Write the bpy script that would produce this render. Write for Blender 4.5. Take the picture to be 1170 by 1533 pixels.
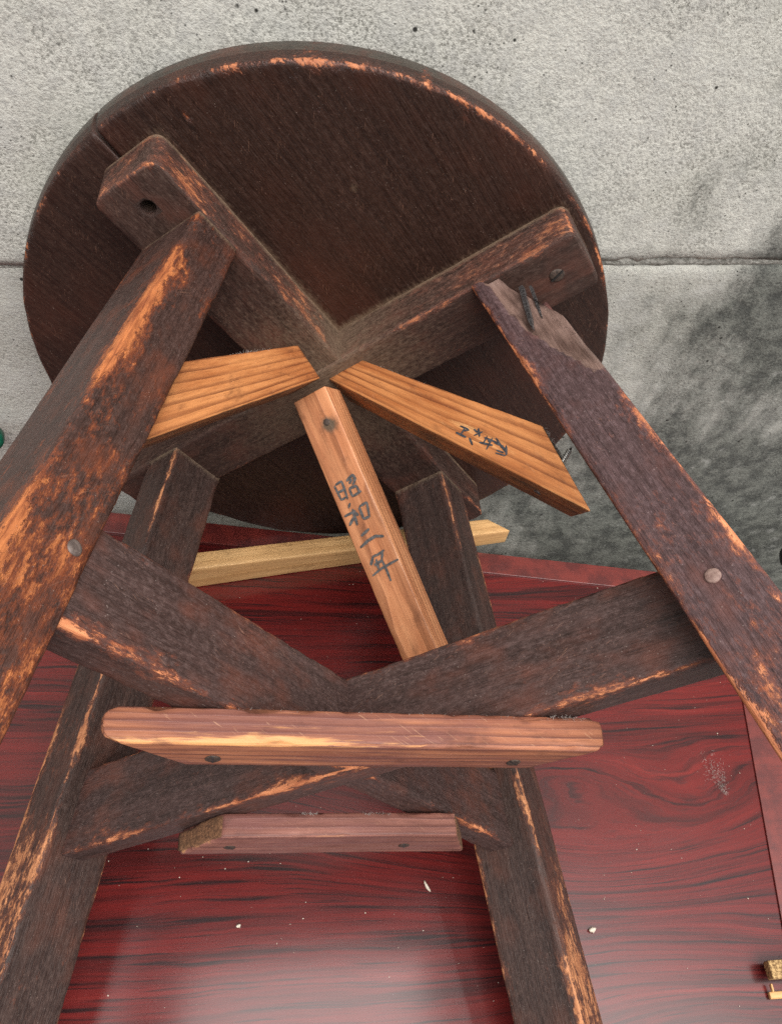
import bpy, bmesh, math, random
from mathutils import Vector, Matrix, noise as mnoise

# ------------------------------------------------------------------ clear
for o in list(bpy.data.objects):
    bpy.data.objects.remove(o)
scene = bpy.context.scene
col = scene.collection
R = math.radians

# ------------------------------------------------------------------ camera
cam_d = bpy.data.cameras.new('camera')
cam_d.sensor_fit = 'VERTICAL'
cam_d.sensor_height = 24.0
cam_d.lens = 1195.7 / 1533.0 * 24.0
cam_d.clip_start = 0.01
cam_d.clip_end = 200.0
cam = bpy.data.objects.new('camera', cam_d)
col.objects.link(cam)
right = Vector((0.98881, -0.06831, 0.1326))
down = Vector((0.0255, -0.79847, -0.60149))
fwd = Vector((0.14697, 0.59815, -0.7878))
cm = Matrix.Identity(4)
for i in range(3):
    cm[i][0] = right[i]; cm[i][1] = -down[i]; cm[i][2] = -fwd[i]
cm[0][3], cm[1][3], cm[2][3] = -0.02913, -0.32892, 0.45636
cam.matrix_world = cm
scene.camera = cam

# ------------------------------------------------------------------ sky, sun, exposure
SUN_EL, SUN_AZ = R(68), R(158)            # azimuth clockwise from +Y (overcast, brightest part of the cloud)
world = bpy.data.worlds.new('World')
scene.world = world
world.use_nodes = True
wn = world.node_tree
wn.nodes.clear()
sky = wn.nodes.new('ShaderNodeTexSky')
sky.sky_type = 'NISHITA'
sky.sun_disc = False
sky.sun_elevation = SUN_EL
sky.sun_rotation = SUN_AZ
sky.air_density = 1.0
sky.dust_density = 4.0
sky.ozone_density = 1.0
hsv = wn.nodes.new('ShaderNodeHueSaturation')
hsv.inputs['Saturation'].default_value = 0.12      # cloud cover
bg = wn.nodes.new('ShaderNodeBackground')
bg.inputs['Strength'].default_value = 0.055
wo = wn.nodes.new('ShaderNodeOutputWorld')
wn.links.new(sky.outputs[0], hsv.inputs['Color'])
wn.links.new(hsv.outputs[0], bg.inputs['Color'])
wn.links.new(bg.outputs[0], wo.inputs['Surface'])
sd = bpy.data.lights.new('sun', 'SUN')
sd.energy = 1.5
sd.angle = R(60)
sd.color = (1.0, 0.965, 0.92)
sun = bpy.data.objects.new('sun', sd)
col.objects.link(sun)
sdir = Vector((math.sin(SUN_AZ) * math.cos(SUN_EL), math.cos(SUN_AZ) * math.cos(SUN_EL), math.sin(SUN_EL)))
sun.rotation_euler = sdir.to_track_quat('Z', 'Y').to_euler()
sun.location = sdir * 3
scene.render.engine = 'CYCLES'
scene.view_settings.view_transform = 'Standard'
scene.view_settings.look = 'None'
scene.view_settings.gamma = 1.0
scene.view_settings.use_curve_mapping = False
scene.view_settings.exposure = 1.48
scene.cycles.use_denoising = False
scene.cycles.max_bounces = 5
scene.cycles.diffuse_bounces = 3
scene.cycles.glossy_bounces = 2
scene.cycles.transmission_bounces = 0
scene.cycles.caustics_reflective = False
scene.cycles.caustics_refractive = False

# ------------------------------------------------------------------ node helper
class N:
    def __init__(self, name):
        self.m = bpy.data.materials.new(name)
        self.m.use_nodes = True
        self.t = self.m.node_tree
        self.t.nodes.clear()
        self.out = self.t.nodes.new('ShaderNodeOutputMaterial')
        self.p = self.t.nodes.new('ShaderNodeBsdfPrincipled')
        self.t.links.new(self.p.outputs[0], self.out.inputs[0])
    def new(self, k):
        return self.t.nodes.new(k)
    def put(self, sock, v):
        if isinstance(v, bpy.types.NodeSocket):
            self.t.links.new(v, sock)
        elif isinstance(v, (tuple, list)):
            if sock.type == 'RGBA' and len(v) == 3:
                v = (*v, 1)
            sock.default_value = v
        else:
            sock.default_value = v
    def attr(self, name, vec=False):
        n = self.new('ShaderNodeAttribute'); n.attribute_name = name
        return n.outputs['Vector'] if vec else n.outputs['Fac']
    def obj(self):
        return self.new('ShaderNodeTexCoord').outputs['Object']
    def math(self, op, a, b=0.0, c=None, clamp=False):
        n = self.new('ShaderNodeMath'); n.operation = op; n.use_clamp = clamp
        self.put(n.inputs[0], a); self.put(n.inputs[1], b)
        if c is not None: self.put(n.inputs[2], c)
        return n.outputs[0]
    def vm(self, op, a, b):
        n = self.new('ShaderNodeVectorMath'); n.operation = op
        self.put(n.inputs[0], a); self.put(n.inputs[1], b)
        return n.outputs[0]
    def sep(self, v):
        n = self.new('ShaderNodeSeparateXYZ'); self.put(n.inputs[0], v); return n.outputs
    def comb(self, x, y, z):
        n = self.new('ShaderNodeCombineXYZ')
        for i, q in enumerate((x, y, z)): self.put(n.inputs[i], q)
        return n.outputs[0]
    def noise(self, v, scale=(1, 1, 1), detail=4, rough=.55, dist=0.0, off=0.0):
        if isinstance(scale, (int, float)): scale = (scale,) * 3
        v = self.vm('MULTIPLY', v, scale)
        if off: v = self.vm('ADD', v, (off, off * .7, off * 1.3))
        n = self.new('ShaderNodeTexNoise')
        self.put(n.inputs['Vector'], v); n.inputs['Scale'].default_value = 1
        n.inputs['Detail'].default_value = detail; n.inputs['Roughness'].default_value = rough
        n.inputs['Distortion'].default_value = dist
        return n.outputs['Fac']
    def voro(self, v, scale, rand=1.0):
        v = self.vm('MULTIPLY', v, (scale,) * 3 if isinstance(scale, (int, float)) else scale)
        n = self.new('ShaderNodeTexVoronoi'); self.put(n.inputs['Vector'], v); n.inputs['Scale'].default_value = 1
        n.inputs['Randomness'].default_value = rand
        return n.outputs['Distance'], n.outputs['Color']
    def rng(self, v, a, b, c=0.0, d=1.0, smooth=True):
        n = self.new('ShaderNodeMapRange'); n.interpolation_type = 'SMOOTHSTEP' if smooth else 'LINEAR'
        self.put(n.inputs[0], v)
        for i, q in enumerate((a, b, c, d)): self.put(n.inputs[i + 1], q)
        return n.outputs[0]
    def mix(self, f, a, b, mode='MIX'):
        n = self.new('ShaderNodeMix'); n.data_type = 'RGBA'; n.blend_type = mode
        self.put(n.inputs[0], f); self.put(n.inputs[6], a); self.put(n.inputs[7], b)
        return n.outputs[2]
    def bump(self, h, dist, strength=1.0, normal=None):
        n = self.new('ShaderNodeBump'); self.put(n.inputs['Height'], h)
        n.inputs['Distance'].default_value = dist; n.inputs['Strength'].default_value = strength
        if normal is not None: self.put(n.inputs['Normal'], normal)
        return n.outputs[0]
    def set(self, **k):
        for a, v in k.items():
            self.put(self.p.inputs[a.replace('_', ' ')], v)
        return self.m

# ------------------------------------------------------------------ materials
def dark_wood(name, d1, d2, w1=(.25, .080, .034), w2=(.58, .25, .112), red=(.105, .036, .023), dusty=(.12, .095, .092),
              dust_amt=.35, wear_gain=1.0, rough=.45, scratch=.3, bias=0.0, grain=230, pscale=1.0, chip_lit=False, tint=(.92, .80, .75)):
    n = N(name)
    lp = n.attr('lp', True); wear = n.attr('wear'); dust = n.attr('dust'); chip = n.attr('chip')
    n_da = dust_amt * .75
    s1 = n.noise(lp, (14, grain, grain), 4, .65)
    s2 = n.noise(lp, (70, 1700, 1700), 2, .6, off=3)
    pat = n.noise(lp, (38 * pscale, 60 * pscale, 60 * pscale), 3, .6, off=7)
    dn = n.noise(lp, (330, 620, 620), 4, .8, off=11)
    base = n.mix(n.rng(n.math('ADD', n.math('MULTIPLY', s1, .55), n.math('MULTIPLY', dn, .45)), .28, .72), d1, d2)
    base = n.mix(n.rng(pat, .45, .75, 0, .55), base, red)
    base = n.mix(n.rng(s2, .52, .70, 0, .45), base, (d1[0] * .35, d1[1] * .35, d1[2] * .35))
    base = n.mix(n.math('MULTIPLY', n.rng(dn, .46, .72, 0, n_da), n.rng(pat, .35, .6, 1.0, .45)), base, dusty)
    # wear of the stain: edge attribute broken up by noise
    na = n.noise(lp, (210, 460, 460), 4, .78, off=5)
    nb = n.noise(lp, (38, 90, 90), 3, .65, off=17)
    t = n.math('ADD', n.math('MULTIPLY', wear, wear_gain), n.math('MULTIPLY', n.math('SUBTRACT', na, .5), 1.5))
    t = n.math('ADD', t, n.math('MULTIPLY', n.math('SUBTRACT', nb, .5), 1.25))
    t = n.math('ADD', t, bias)
    m2 = n.rng(t, .26, .56, 0, .85)
    m1 = n.rng(t, .50, .70)
    wc = n.mix(n.rng(n.noise(lp, (60, 420, 420), 3, .65, off=23), .30, .70), w1, w2)
    base = n.mix(m2, base, red)
    base = n.mix(m1, base, wc)
    # scratches in two directions, pale specks
    x, y, z = n.sep(lp)
    q1 = n.comb(n.math('ADD', n.math('MULTIPLY', x, .8), n.math('MULTIPLY', y, .6)), n.math('SUBTRACT', n.math('MULTIPLY', y, .8), n.math('MULTIPLY', x, .6)), z)
    q2 = n.comb(n.math('SUBTRACT', n.math('MULTIPLY', x, .9), n.math('MULTIPLY', z, .45)), y, n.math('ADD', n.math('MULTIPLY', z, .9), n.math('MULTIPLY', x, .45)))
    sc = n.math('MAXIMUM', n.rng(n.noise(q1, (150, 2600, 1500), 1, .4, off=31), .69, .76), n.rng(n.noise(q2, (170, 1500, 2600), 1, .4, off=37), .69, .76))
    base = n.mix(n.math('MULTIPLY', n.math('MULTIPLY', sc, scratch), n.rng(nb, .45, .6)), base, (.34, .20, .14))
    vd, vc = n.voro(lp, 620)
    speck = n.math('MULTIPLY', n.rng(vd, .06, .17, 1, 0), n.rng(n.noise(lp, 260, 2, off=41), .52, .62))
    base = n.mix(n.math('MULTIPLY', speck, .32), base, (.42, .38, .34))
    dd = n.rng(n.math('ADD', n.math('MULTIPLY', dust, 1.3), n.math('MULTIPLY', n.math('SUBTRACT', dn, .5), .9)), .2, 1.0, 0, .9)
    base = n.mix(n.math('MULTIPLY', dd, n.rng(dust, 0, .12)), base, (.21, .165, .115))
    if chip_lit:
     chc = n.mix(n.rng(n.noise(lp, (40, 260, 260), 5, .6, off=43), .3, .7), (.080, .052, .040), (.175, .120, .094))
     cm_ = n.rng(n.math('ADD', chip, n.math('MULTIPLY', n.math('SUBTRACT', na, .5), .8)), .36, .64)
     base = n.mix(cm_, base, chc)  # bare split wood; on battens, top light painted onto their upper sides
    h = n.math('ADD', n.math('MULTIPLY', s1, .5), n.math('MULTIPLY', s2, .35))
    h = n.math('SUBTRACT', h, n.math('MULTIPLY', n.rng(n.math('ADD', wear, n.math('MULTIPLY', n.math('SUBTRACT', na, .5), 1.5)), .5, .68), .4))
    h = n.math('ADD', h, n.math('MULTIPLY', na, .6))
    ro = n.math('ADD', rough, n.math('MULTIPLY', n.math('SUBTRACT', dn, .45), .5))
    ro = n.math('ADD', ro, n.math('MULTIPLY', m1, .15))
    base = n.mix(1.0, base, tint, 'MULTIPLY')
    n.set(Base_Color=base, Roughness=ro, Normal=n.bump(h, .0008, .85))
    n.p.inputs['Specular IOR Level'].default_value = .36
    return n.m

def ring_wood(name, c1, c2, line, spacing=.0048, tilt=.25, rough=.55, pale=None, purple=None, line_amt=.8):
    n = N(name)
    lp = n.attr('lp', True); wear = n.attr('wear'); dust = n.attr('dust')
    x, y, z = n.sep(lp)
    w = n.noise(lp, (9, 55, 55), 3, .5)
    q = n.math('ADD', n.math('ADD', y, n.math('MULTIPLY', z, tilt)), n.math('MULTIPLY', w, .006))
    ph = n.math('FRACT', n.math('MULTIPLY', q, 1.0 / spacing))
    ln = n.math('MULTIPLY', n.rng(ph, .45, .93), n.rng(ph, .94, 1.0, 1, 0))
    ln = n.math('MULTIPLY', ln, n.rng(n.noise(lp, (12, 200, 200), 3, off=3), .3, .6, .35, 1))
    fib = n.noise(lp, (60, 1300, 1300), 4, .6, off=9)
    base = n.mix(n.rng(n.noise(lp, (20, 120, 120), 5, .6, off=5), .3, .7), c1, c2)
    base = n.mix(n.math('MULTIPLY', ln, line_amt), base, line)
    base = n.mix(n.rng(fib, .5, .72, 0, .35), base, (line[0] * .8, line[1] * .8, line[2] * .8))
    if purple:
        pm = n.rng(n.noise(lp, (16, 90, 90), 5, .6, off=29), .42, .62, 0, .75)
        base = n.mix(n.math('MULTIPLY', pm, n.rng(wear, .2, .75, 1, .1)), base, purple)
    if pale:
        t = n.math('ADD', wear, n.math('MULTIPLY', n.math('SUBTRACT', n.noise(lp, (60, 500, 500), 4, .65, off=13), .5), 1.5))
        base = n.mix(n.rng(t, .42, .75, 0, .85), base, pale)
    # small pale scratches
    q1 = n.comb(n.math('ADD', n.math('MULTIPLY', x, .75), n.math('MULTIPLY', y, .66)), n.math('SUBTRACT', n.math('MULTIPLY', y, .75), n.math('MULTIPLY', x, .66)), z)
    sc = n.rng(n.noise(q1, (190, 2200, 1500), 1, .4, off=31), .69, .77)
    base = n.mix(n.math('MULTIPLY', sc, .3), base, (.58, .34, .2))
    dk = n.noise(lp, (60, 110, 110), 5, .7, off=51)
    base = n.mix(n.rng(dk, .52, .76, 0, .6), base, (line[0] * .5, line[1] * .5, line[2] * .5))
    dm = n.rng(n.math('ADD', dust, n.math('MULTIPLY', n.math('SUBTRACT', dk, .5), .8)), .3, .8)
    base = n.mix(n.math('MULTIPLY', dm, n.rng(dust, 0, .2)), base, (.10, .065, .04))  # dust also carries the shade painted on brace faces
    h = n.math('ADD', n.math('MULTIPLY', ln, .35), n.math('MULTIPLY', fib, .4))
    h = n.math('ADD', h, n.math('MULTIPLY', dk, .3))
    n.set(Base_Color=base, Roughness=n.math('ADD', rough, n.math('MULTIPLY', n.math('SUBTRACT', dk, .5), .4)), Normal=n.bump(h, .0005, .7))
    n.p.inputs['Specular IOR Level'].default_value = .4
    return n.m

M = {}
M['seat'] = dark_wood('seat_underside_wood', (.014, .0072, .0055), (.046, .025, .0185), red=(.080, .028, .017), dust_amt=.34, dusty=(.085, .056, .044), rough=.36, scratch=.3, bias=-.16, grain=420, pscale=.3)
M['rim'] = dark_wood('seat_rim_wood', (.03, .029, .024), (.065, .060, .050), dust_amt=.3, rough=.35, bias=-.25)
M['batten'] = dark_wood('batten_wood', (0.0245, 0.0148, 0.0119), (0.0757, 0.0464, 0.0378), red=(.13, .054, .038), dust_amt=.45, dusty=(.15, .112, .092), rough=.5, bias=-.08, chip_lit=True)
M['leg_a'] = dark_wood('leg_wood_worn', (0.0245, 0.0133, 0.0112), (0.0757, 0.0447, 0.0378), red=(.165, .050, .023), w1=(.20, .060, .022), w2=(.52, .20, .068), dust_amt=.42, dusty=(.15, .105, .098), rough=.46, bias=.02)
M['leg_b'] = dark_wood('leg_wood_purple', (0.0317, 0.0194, 0.0187), (0.0903, 0.0585, 0.0568), red=(.14, .056, .040), dust_amt=.5, dusty=(.16, .118, .118), rough=.40, bias=-.02, chip_lit=True, tint=(1.26, 1.16, 1.21))
M['leg_c'] = dark_wood('leg_wood_lower', (0.0216, 0.0133, 0.0112), (0.0671, 0.0430, 0.0361), red=(.115, .046, .03), w1=(.28, .11, .048), w2=(.58, .28, .13), dust_amt=.4, dusty=(.13, .098, .085), rough=.48, bias=-.06, tint=(1.06, .96, .93))
M['stretcher'] = dark_wood('stretcher_wood', (0.0230, 0.0144, 0.0122), (0.0705, 0.0447, 0.0396), red=(.125, .044, .027), dust_amt=.5, dusty=(.14, .105, .095), rough=.44, bias=-.04, tint=(1.24, 1.13, 1.14))
M['brace'] = ring_wood('brace_cedar', (.38, .128, .040), (.60, .25, .088), (.15, .042, .016), .0058, .10, .5, pale=(.68, .35, .14))
M['brace_p'] = ring_wood('brace_pale_cedar', (.44, .165, .070), (.62, .28, .130), (.20, .068, .027), .0036, .02, .5, pale=(.56, .29, .16), line_amt=.7)
M['slat'] = ring_wood('slat_wood', (.235, .080, .046), (.43, .17, .085), (.115, .040, .032), .0026, .5, .55, pale=(.66, .32, .12), purple=(.155, .058, .048))
M['slat_d'] = ring_wood('slat_wood_purple', (.19, .074, .056), (.31, .13, .095), (.11, .042, .036), .0034, .5, .55, pale=(.54, .27, .12), purple=(.185, .074, .066))
M['pine'] = ring_wood('pine_offcut', (.60, .335, .135), (.72, .435, .19), (.46, .24, .085), .006, .6, .55, line_amt=.35)

def endgrain():
    n = N('slat_end_grain'); lp = n.attr('lp', True)
    f = n.noise(lp, 700, 4, .7); g = n.noise(lp, 120, 4, .6, off=3)
    c = n.mix(n.rng(f, .35, .65), (.10, .044, .021), (.24, .112, .052)); c = n.mix(n.rng(g, .45, .7, 0, .6), c, (.09, .045, .02))
    return n.set(Base_Color=c, Roughness=.85, Normal=n.bump(f, .0008))
M['endgrain'] = endgrain()

def metal(name, c1, c2, rough, metallic=.9):
    n = N(name); v = n.obj()
    f = n.noise(v, 900, 5, .65)
    return n.set(Base_Color=n.mix(n.rng(f, .35, .65), c1, c2), Metallic=metallic, Roughness=n.math('ADD', rough, n.math('MULTIPLY', f, .3)), Normal=n.bump(f, .0002, .6))
M['nail'] = metal('old_iron', (.05, .045, .045), (.16, .15, .15), .35, .7)
M['steel'] = metal('screw_steel', (.35, .34, .32), (.62, .6, .56), .22)
M['rust'] = metal('dull_screw_head', (.04, .03, .025), (.10, .07, .055), .5, .4)
def simple(name, c1, c2, scale, rough, bump=.0003):
    n = N(name); v = n.obj(); f = n.noise(v, scale, 5, .6)
    return n.set(Base_Color=n.mix(n.rng(f, .35, .65), c1, c2), Roughness=rough, Normal=n.bump(f, bump, .7))
M['ink'] = simple('ink', (.045, .042, .042), (.10, .095, .092), 600, .6, .00005)
M['ink_b'] = simple('blue_black_ink', (.02, .024, .032), (.06, .065, .075), 600, .6, .00005)
M['plug'] = simple('pale_wood_plug', (.17, .098, .082), (.28, .185, .155), 500, .6)
M['plug_d'] = simple('grey_wood_plug', (.07, .05, .043), (.15, .115, .10), 500, .6)
M['hole'] = simple('hole_inside_wood', (.25, .12, .04), (.5, .27, .10), 500, .8)
M['lint'] = simple('grey_lint', (.32, .28, .25), (.55, .5, .46), 300, .9)
M['crumb'] = simple('pale_wood_crumb', (.5, .42, .32), (.75, .68, .58), 500, .8)
M['rubber'] = simple('black_rubber', (.008, .008, .008), (.02, .019, .018), 400, .5)
M['green'] = simple('green_plastic', (.0, .05, .028), (.004, .09, .05), 200, .4)
M['frag'] = simple('fibrous_brown_wood', (.16, .085, .03), (.55, .36, .16), 900, .85, .001)

def table_mat(name, rot=0.0, figure=True, dark=1.0):
    n = N(name); v = n.obj()
    x, y, z = n.sep(v)
    if rot:
        x, y = y, x
    p = n.comb(x, y, 0.0)
    warp = n.noise(p, (2.6, 7, 1), 2, .5, off=2)
    warp2 = n.noise(p, (14, 50, 1), 3, .6, off=9)
    fig = n.rng(x, .06, .22, .035, .10) if figure else .03
    yy = n.math('ADD', y, n.math('MULTIPLY', n.math('SUBTRACT', warp, .5), fig))
    yy = n.math('ADD', yy, n.math('MULTIPLY', n.math('SUBTRACT', warp2, .5), .006))
    if figure:
        fx = n.math('MULTIPLY', n.math('SUBTRACT', x, .150), .42); fy = n.math('ADD', y, .180)
        rr_ = n.math('SQRT', n.math('ADD', n.math('ADD', n.math('MULTIPLY', fx, fx), .00012), n.math('MULTIPLY', fy, fy)))
        mk = n.rng(rr_, .012, .085, .6, 0.0)
        yy = n.math('ADD', yy, n.math('MULTIPLY', mk, n.math('SUBTRACT', rr_, fy)))
    g = n.comb(x, yy, 0.0)
    b1 = n.noise(g, (3.5, 110, 1), 4, .7)
    b2 = n.noise(g, (11, 400, 1), 3, .65, off=4)
    fine = n.noise(g, (60, 1900, 1), 2, .6, off=8)
    c = n.mix(n.rng(b1, .30, .58), (.026, .0032, .0034), (.125, .0072, .0064))
    c = n.mix(n.rng(n.math('ADD', n.math('MULTIPLY', b2, .75), n.math('MULTIPLY', b1, -.0)), .385, .51, 0, .92), c, (.010, .0028, .0036))
    c = n.mix(n.rng(b1, .56, .74, 0, .8), c, (.20, .016, .012))
    c = n.mix(n.rng(fine, .50, .72, 0, .5), c, (.05, .010, .011))
    if dark != 1.0:
        c = n.mix(1.0, c, (dark, dark * .9, dark * .9), 'MULTIPLY')
    vd2, _ = n.voro(v, 700)
    sp = n.math('MULTIPLY', n.rng(vd2, .05, .12, 1, 0), n.rng(n.noise(v, 200, 2, off=16), .54, .64, 0, .6))
    c = n.mix(n.math('MULTIPLY', sp, .6), c, (.4, .36, .33))
    smear = n.noise(v, (14, 22, 1), 3, .6, off=12)
    ro = n.math('ADD', .15, n.math('MULTIPLY', smear, .12))
    n.set(Base_Color=c, Roughness=.5, Coat_Weight=1.0, Coat_Roughness=ro, Coat_IOR=1.56)
    n.p.inputs['Specular IOR Level'].default_value = .15
    return n.m
M['table'] = table_mat('rosewood_table_top')
def border_mat():
    n = N('red_border'); v = n.obj()
    f = n.noise(v, (60, 60, 60), 4, .6); g = n.noise(v, (30, 900, 900), 3, .6, off=4)
    c = n.mix(n.rng(f, .35, .65), (.085, .0085, .007), (.16, .019, .013))
    c = n.mix(n.rng(g, .5, .7, 0, .35), c, (.05, .008, .007))
    return n.set(Base_Color=c, Roughness=.5, Coat_Weight=1.0, Coat_Roughness=.22, Coat_IOR=1.55)
M['border'] = M['border_y'] = border_mat()

def concrete(name, lower=False):
    n = N(name); v = n.obj()
    x, y, z = n.sep(v)
    fine = n.noise(v, 640, 4, .78)
    mid = n.noise(v, 90, 4, .65, off=3)
    big = n.noise(v, 9, 5, .6, off=5)
    blot = n.noise(v, (34, 34, 15), 5, .7, off=8)
    lo, hi = ((.24, .235, .21), (.50, .49, .44)) if lower else ((.21, .205, .18), (.64, .63, .57))
    sp_ = n.noise(v, 14, 3, .6, off=31)
    c = n.mix(n.rng(fine, .34, .58), n.mix(n.rng(sp_, .38, .62), lo, (.46, .455, .42)), hi)
    c = n.mix(n.rng(mid, .42, .70, 0, .45), c, (.47, .465, .44))
    c = n.mix(n.rng(big, .45, .72, 0, .35), c, (.50, .50, .42))
    # damp dark weathering: own shape, towards the right and the foot of the wall
    s = n.math('ADD', n.math('MULTIPLY', n.math('SUBTRACT', x, .19), 3.4), n.math('MULTIPLY', n.math('SUBTRACT', .20, z), 2.5))
    s = n.math('ADD', s, n.math('MULTIPLY', n.math('SUBTRACT', blot, .5), 1.9))
    s = n.math('ADD', s, n.math('MULTIPLY', n.math('SUBTRACT', big, .5), 2.2))
    ex = n.math('ADD', n.math('POWER', n.math('MULTIPLY', n.math('SUBTRACT', x, .285), 16.0), 2.0), n.math('POWER', n.math('MULTIPLY', n.math('SUBTRACT', z, .235), 14.0), 2.0))
    s = n.math('ADD', s, n.rng(ex, 0, 1.6, .75, 0))
    sm = n.rng(s, -.15, .75, 0, .92)
    stain = n.mix(n.rng(n.math('ADD', n.math('MULTIPLY', mid, .6), n.math('MULTIPLY', fine, .4)), .40, .62), (.042, .045, .042), (.16, .165, .145))
    stain = n.mix(n.rng(n.noise(v, 70, 4, .7, off=21), .58, .72, 0, .55), stain, (.36, .36, .335))
    c = n.mix(sm, c, stain)
    # small air holes
    vd, vc = n.voro(v, 95)
    hole = n.math('MULTIPLY', n.rng(vd, .07, .12, 1, 0), n.rng(n.noise(v, 50, 2, off=14), .52, .58))
    vd2, _ = n.voro(v, 260)
    hole2 = n.math('MULTIPLY', n.rng(vd2, .08, .17, 1, 0), n.rng(n.noise(v, 70, 2, off=24), .50, .58))
    hole = n.math('MAXIMUM', hole, n.math('MULTIPLY', hole2, .8))
    c = n.mix(hole, c, (.035, .034, .03))
    h = n.math('ADD', n.math('MULTIPLY', fine, .5), n.math('MULTIPLY', mid, .8))
    n.set(Base_Color=c, Roughness=.9, Normal=n.bump(h, .0017, .85))
    n.p.inputs['Specular IOR Level'].default_value = .25
    return n.m
M['conc'] = concrete('concrete_upper')
M['conc_l'] = concrete('concrete_lower', True)
M['joint'] = simple('joint_mortar', (.20, .195, .17), (.42, .41, .37), 500, .95, .0015)
M['ground'] = simple('ground_concrete', (.16, .155, .14), (.30, .29, .27), 60, .95, .002)

# ------------------------------------------------------------------ mesh helpers
def nz(v, s=1.0, o=0.0):
    return mnoise.noise(Vector((v[0] * s + o, v[1] * s + o * 1.7, v[2] * s - o)))

def finish(name, verts, faces, mat, parent=None, smooth=True, attrs=None, mats=None, fmat=None, label=None):
    me = bpy.data.meshes.new(name)
    me.from_pydata(verts, [], faces)
    if attrs:
        for k, vals in attrs.items():
            if k == 'lp':
                a = me.attributes.new('lp', 'FLOAT_VECTOR', 'POINT')
                a.data.foreach_set('vector', [c for v in vals for c in v])
            else:
                a = me.attributes.new(k, 'FLOAT', 'POINT')
                a.data.foreach_set('value', vals)
    if smooth:
        me.polygons.foreach_set('use_smooth', [True] * len(me.polygons))
    for m in (mats or [mat]):
        me.materials.append(m)
    if fmat:
        me.polygons.foreach_set('material_index', fmat)
    bm = bmesh.new(); bm.from_mesh(me)
    bmesh.ops.recalc_face_normals(bm, faces=bm.faces)
    bm.to_mesh(me); bm.free()
    me.update()
    o = bpy.data.objects.new(name, me)
    col.objects.link(o)
    if parent is not None:
        o.parent = parent
    if label:
        o['label'] = label
    return o

def samples(L, r, step, extra=()):
    s = [0, r * .35, r]
    k = max(1, int(round((L - 2 * r) / step)))
    s += [r + (L - 2 * r) * i / k for i in range(1, k)]
    s += [L - r, L - r * .35, L]
    s += [e for e in extra if 0 < e < L]
    s = sorted(s)
    out = [s[0]]
    for q in s[1:]:
        if q - out[-1] > 1e-5: out.append(q)
    return out

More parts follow.
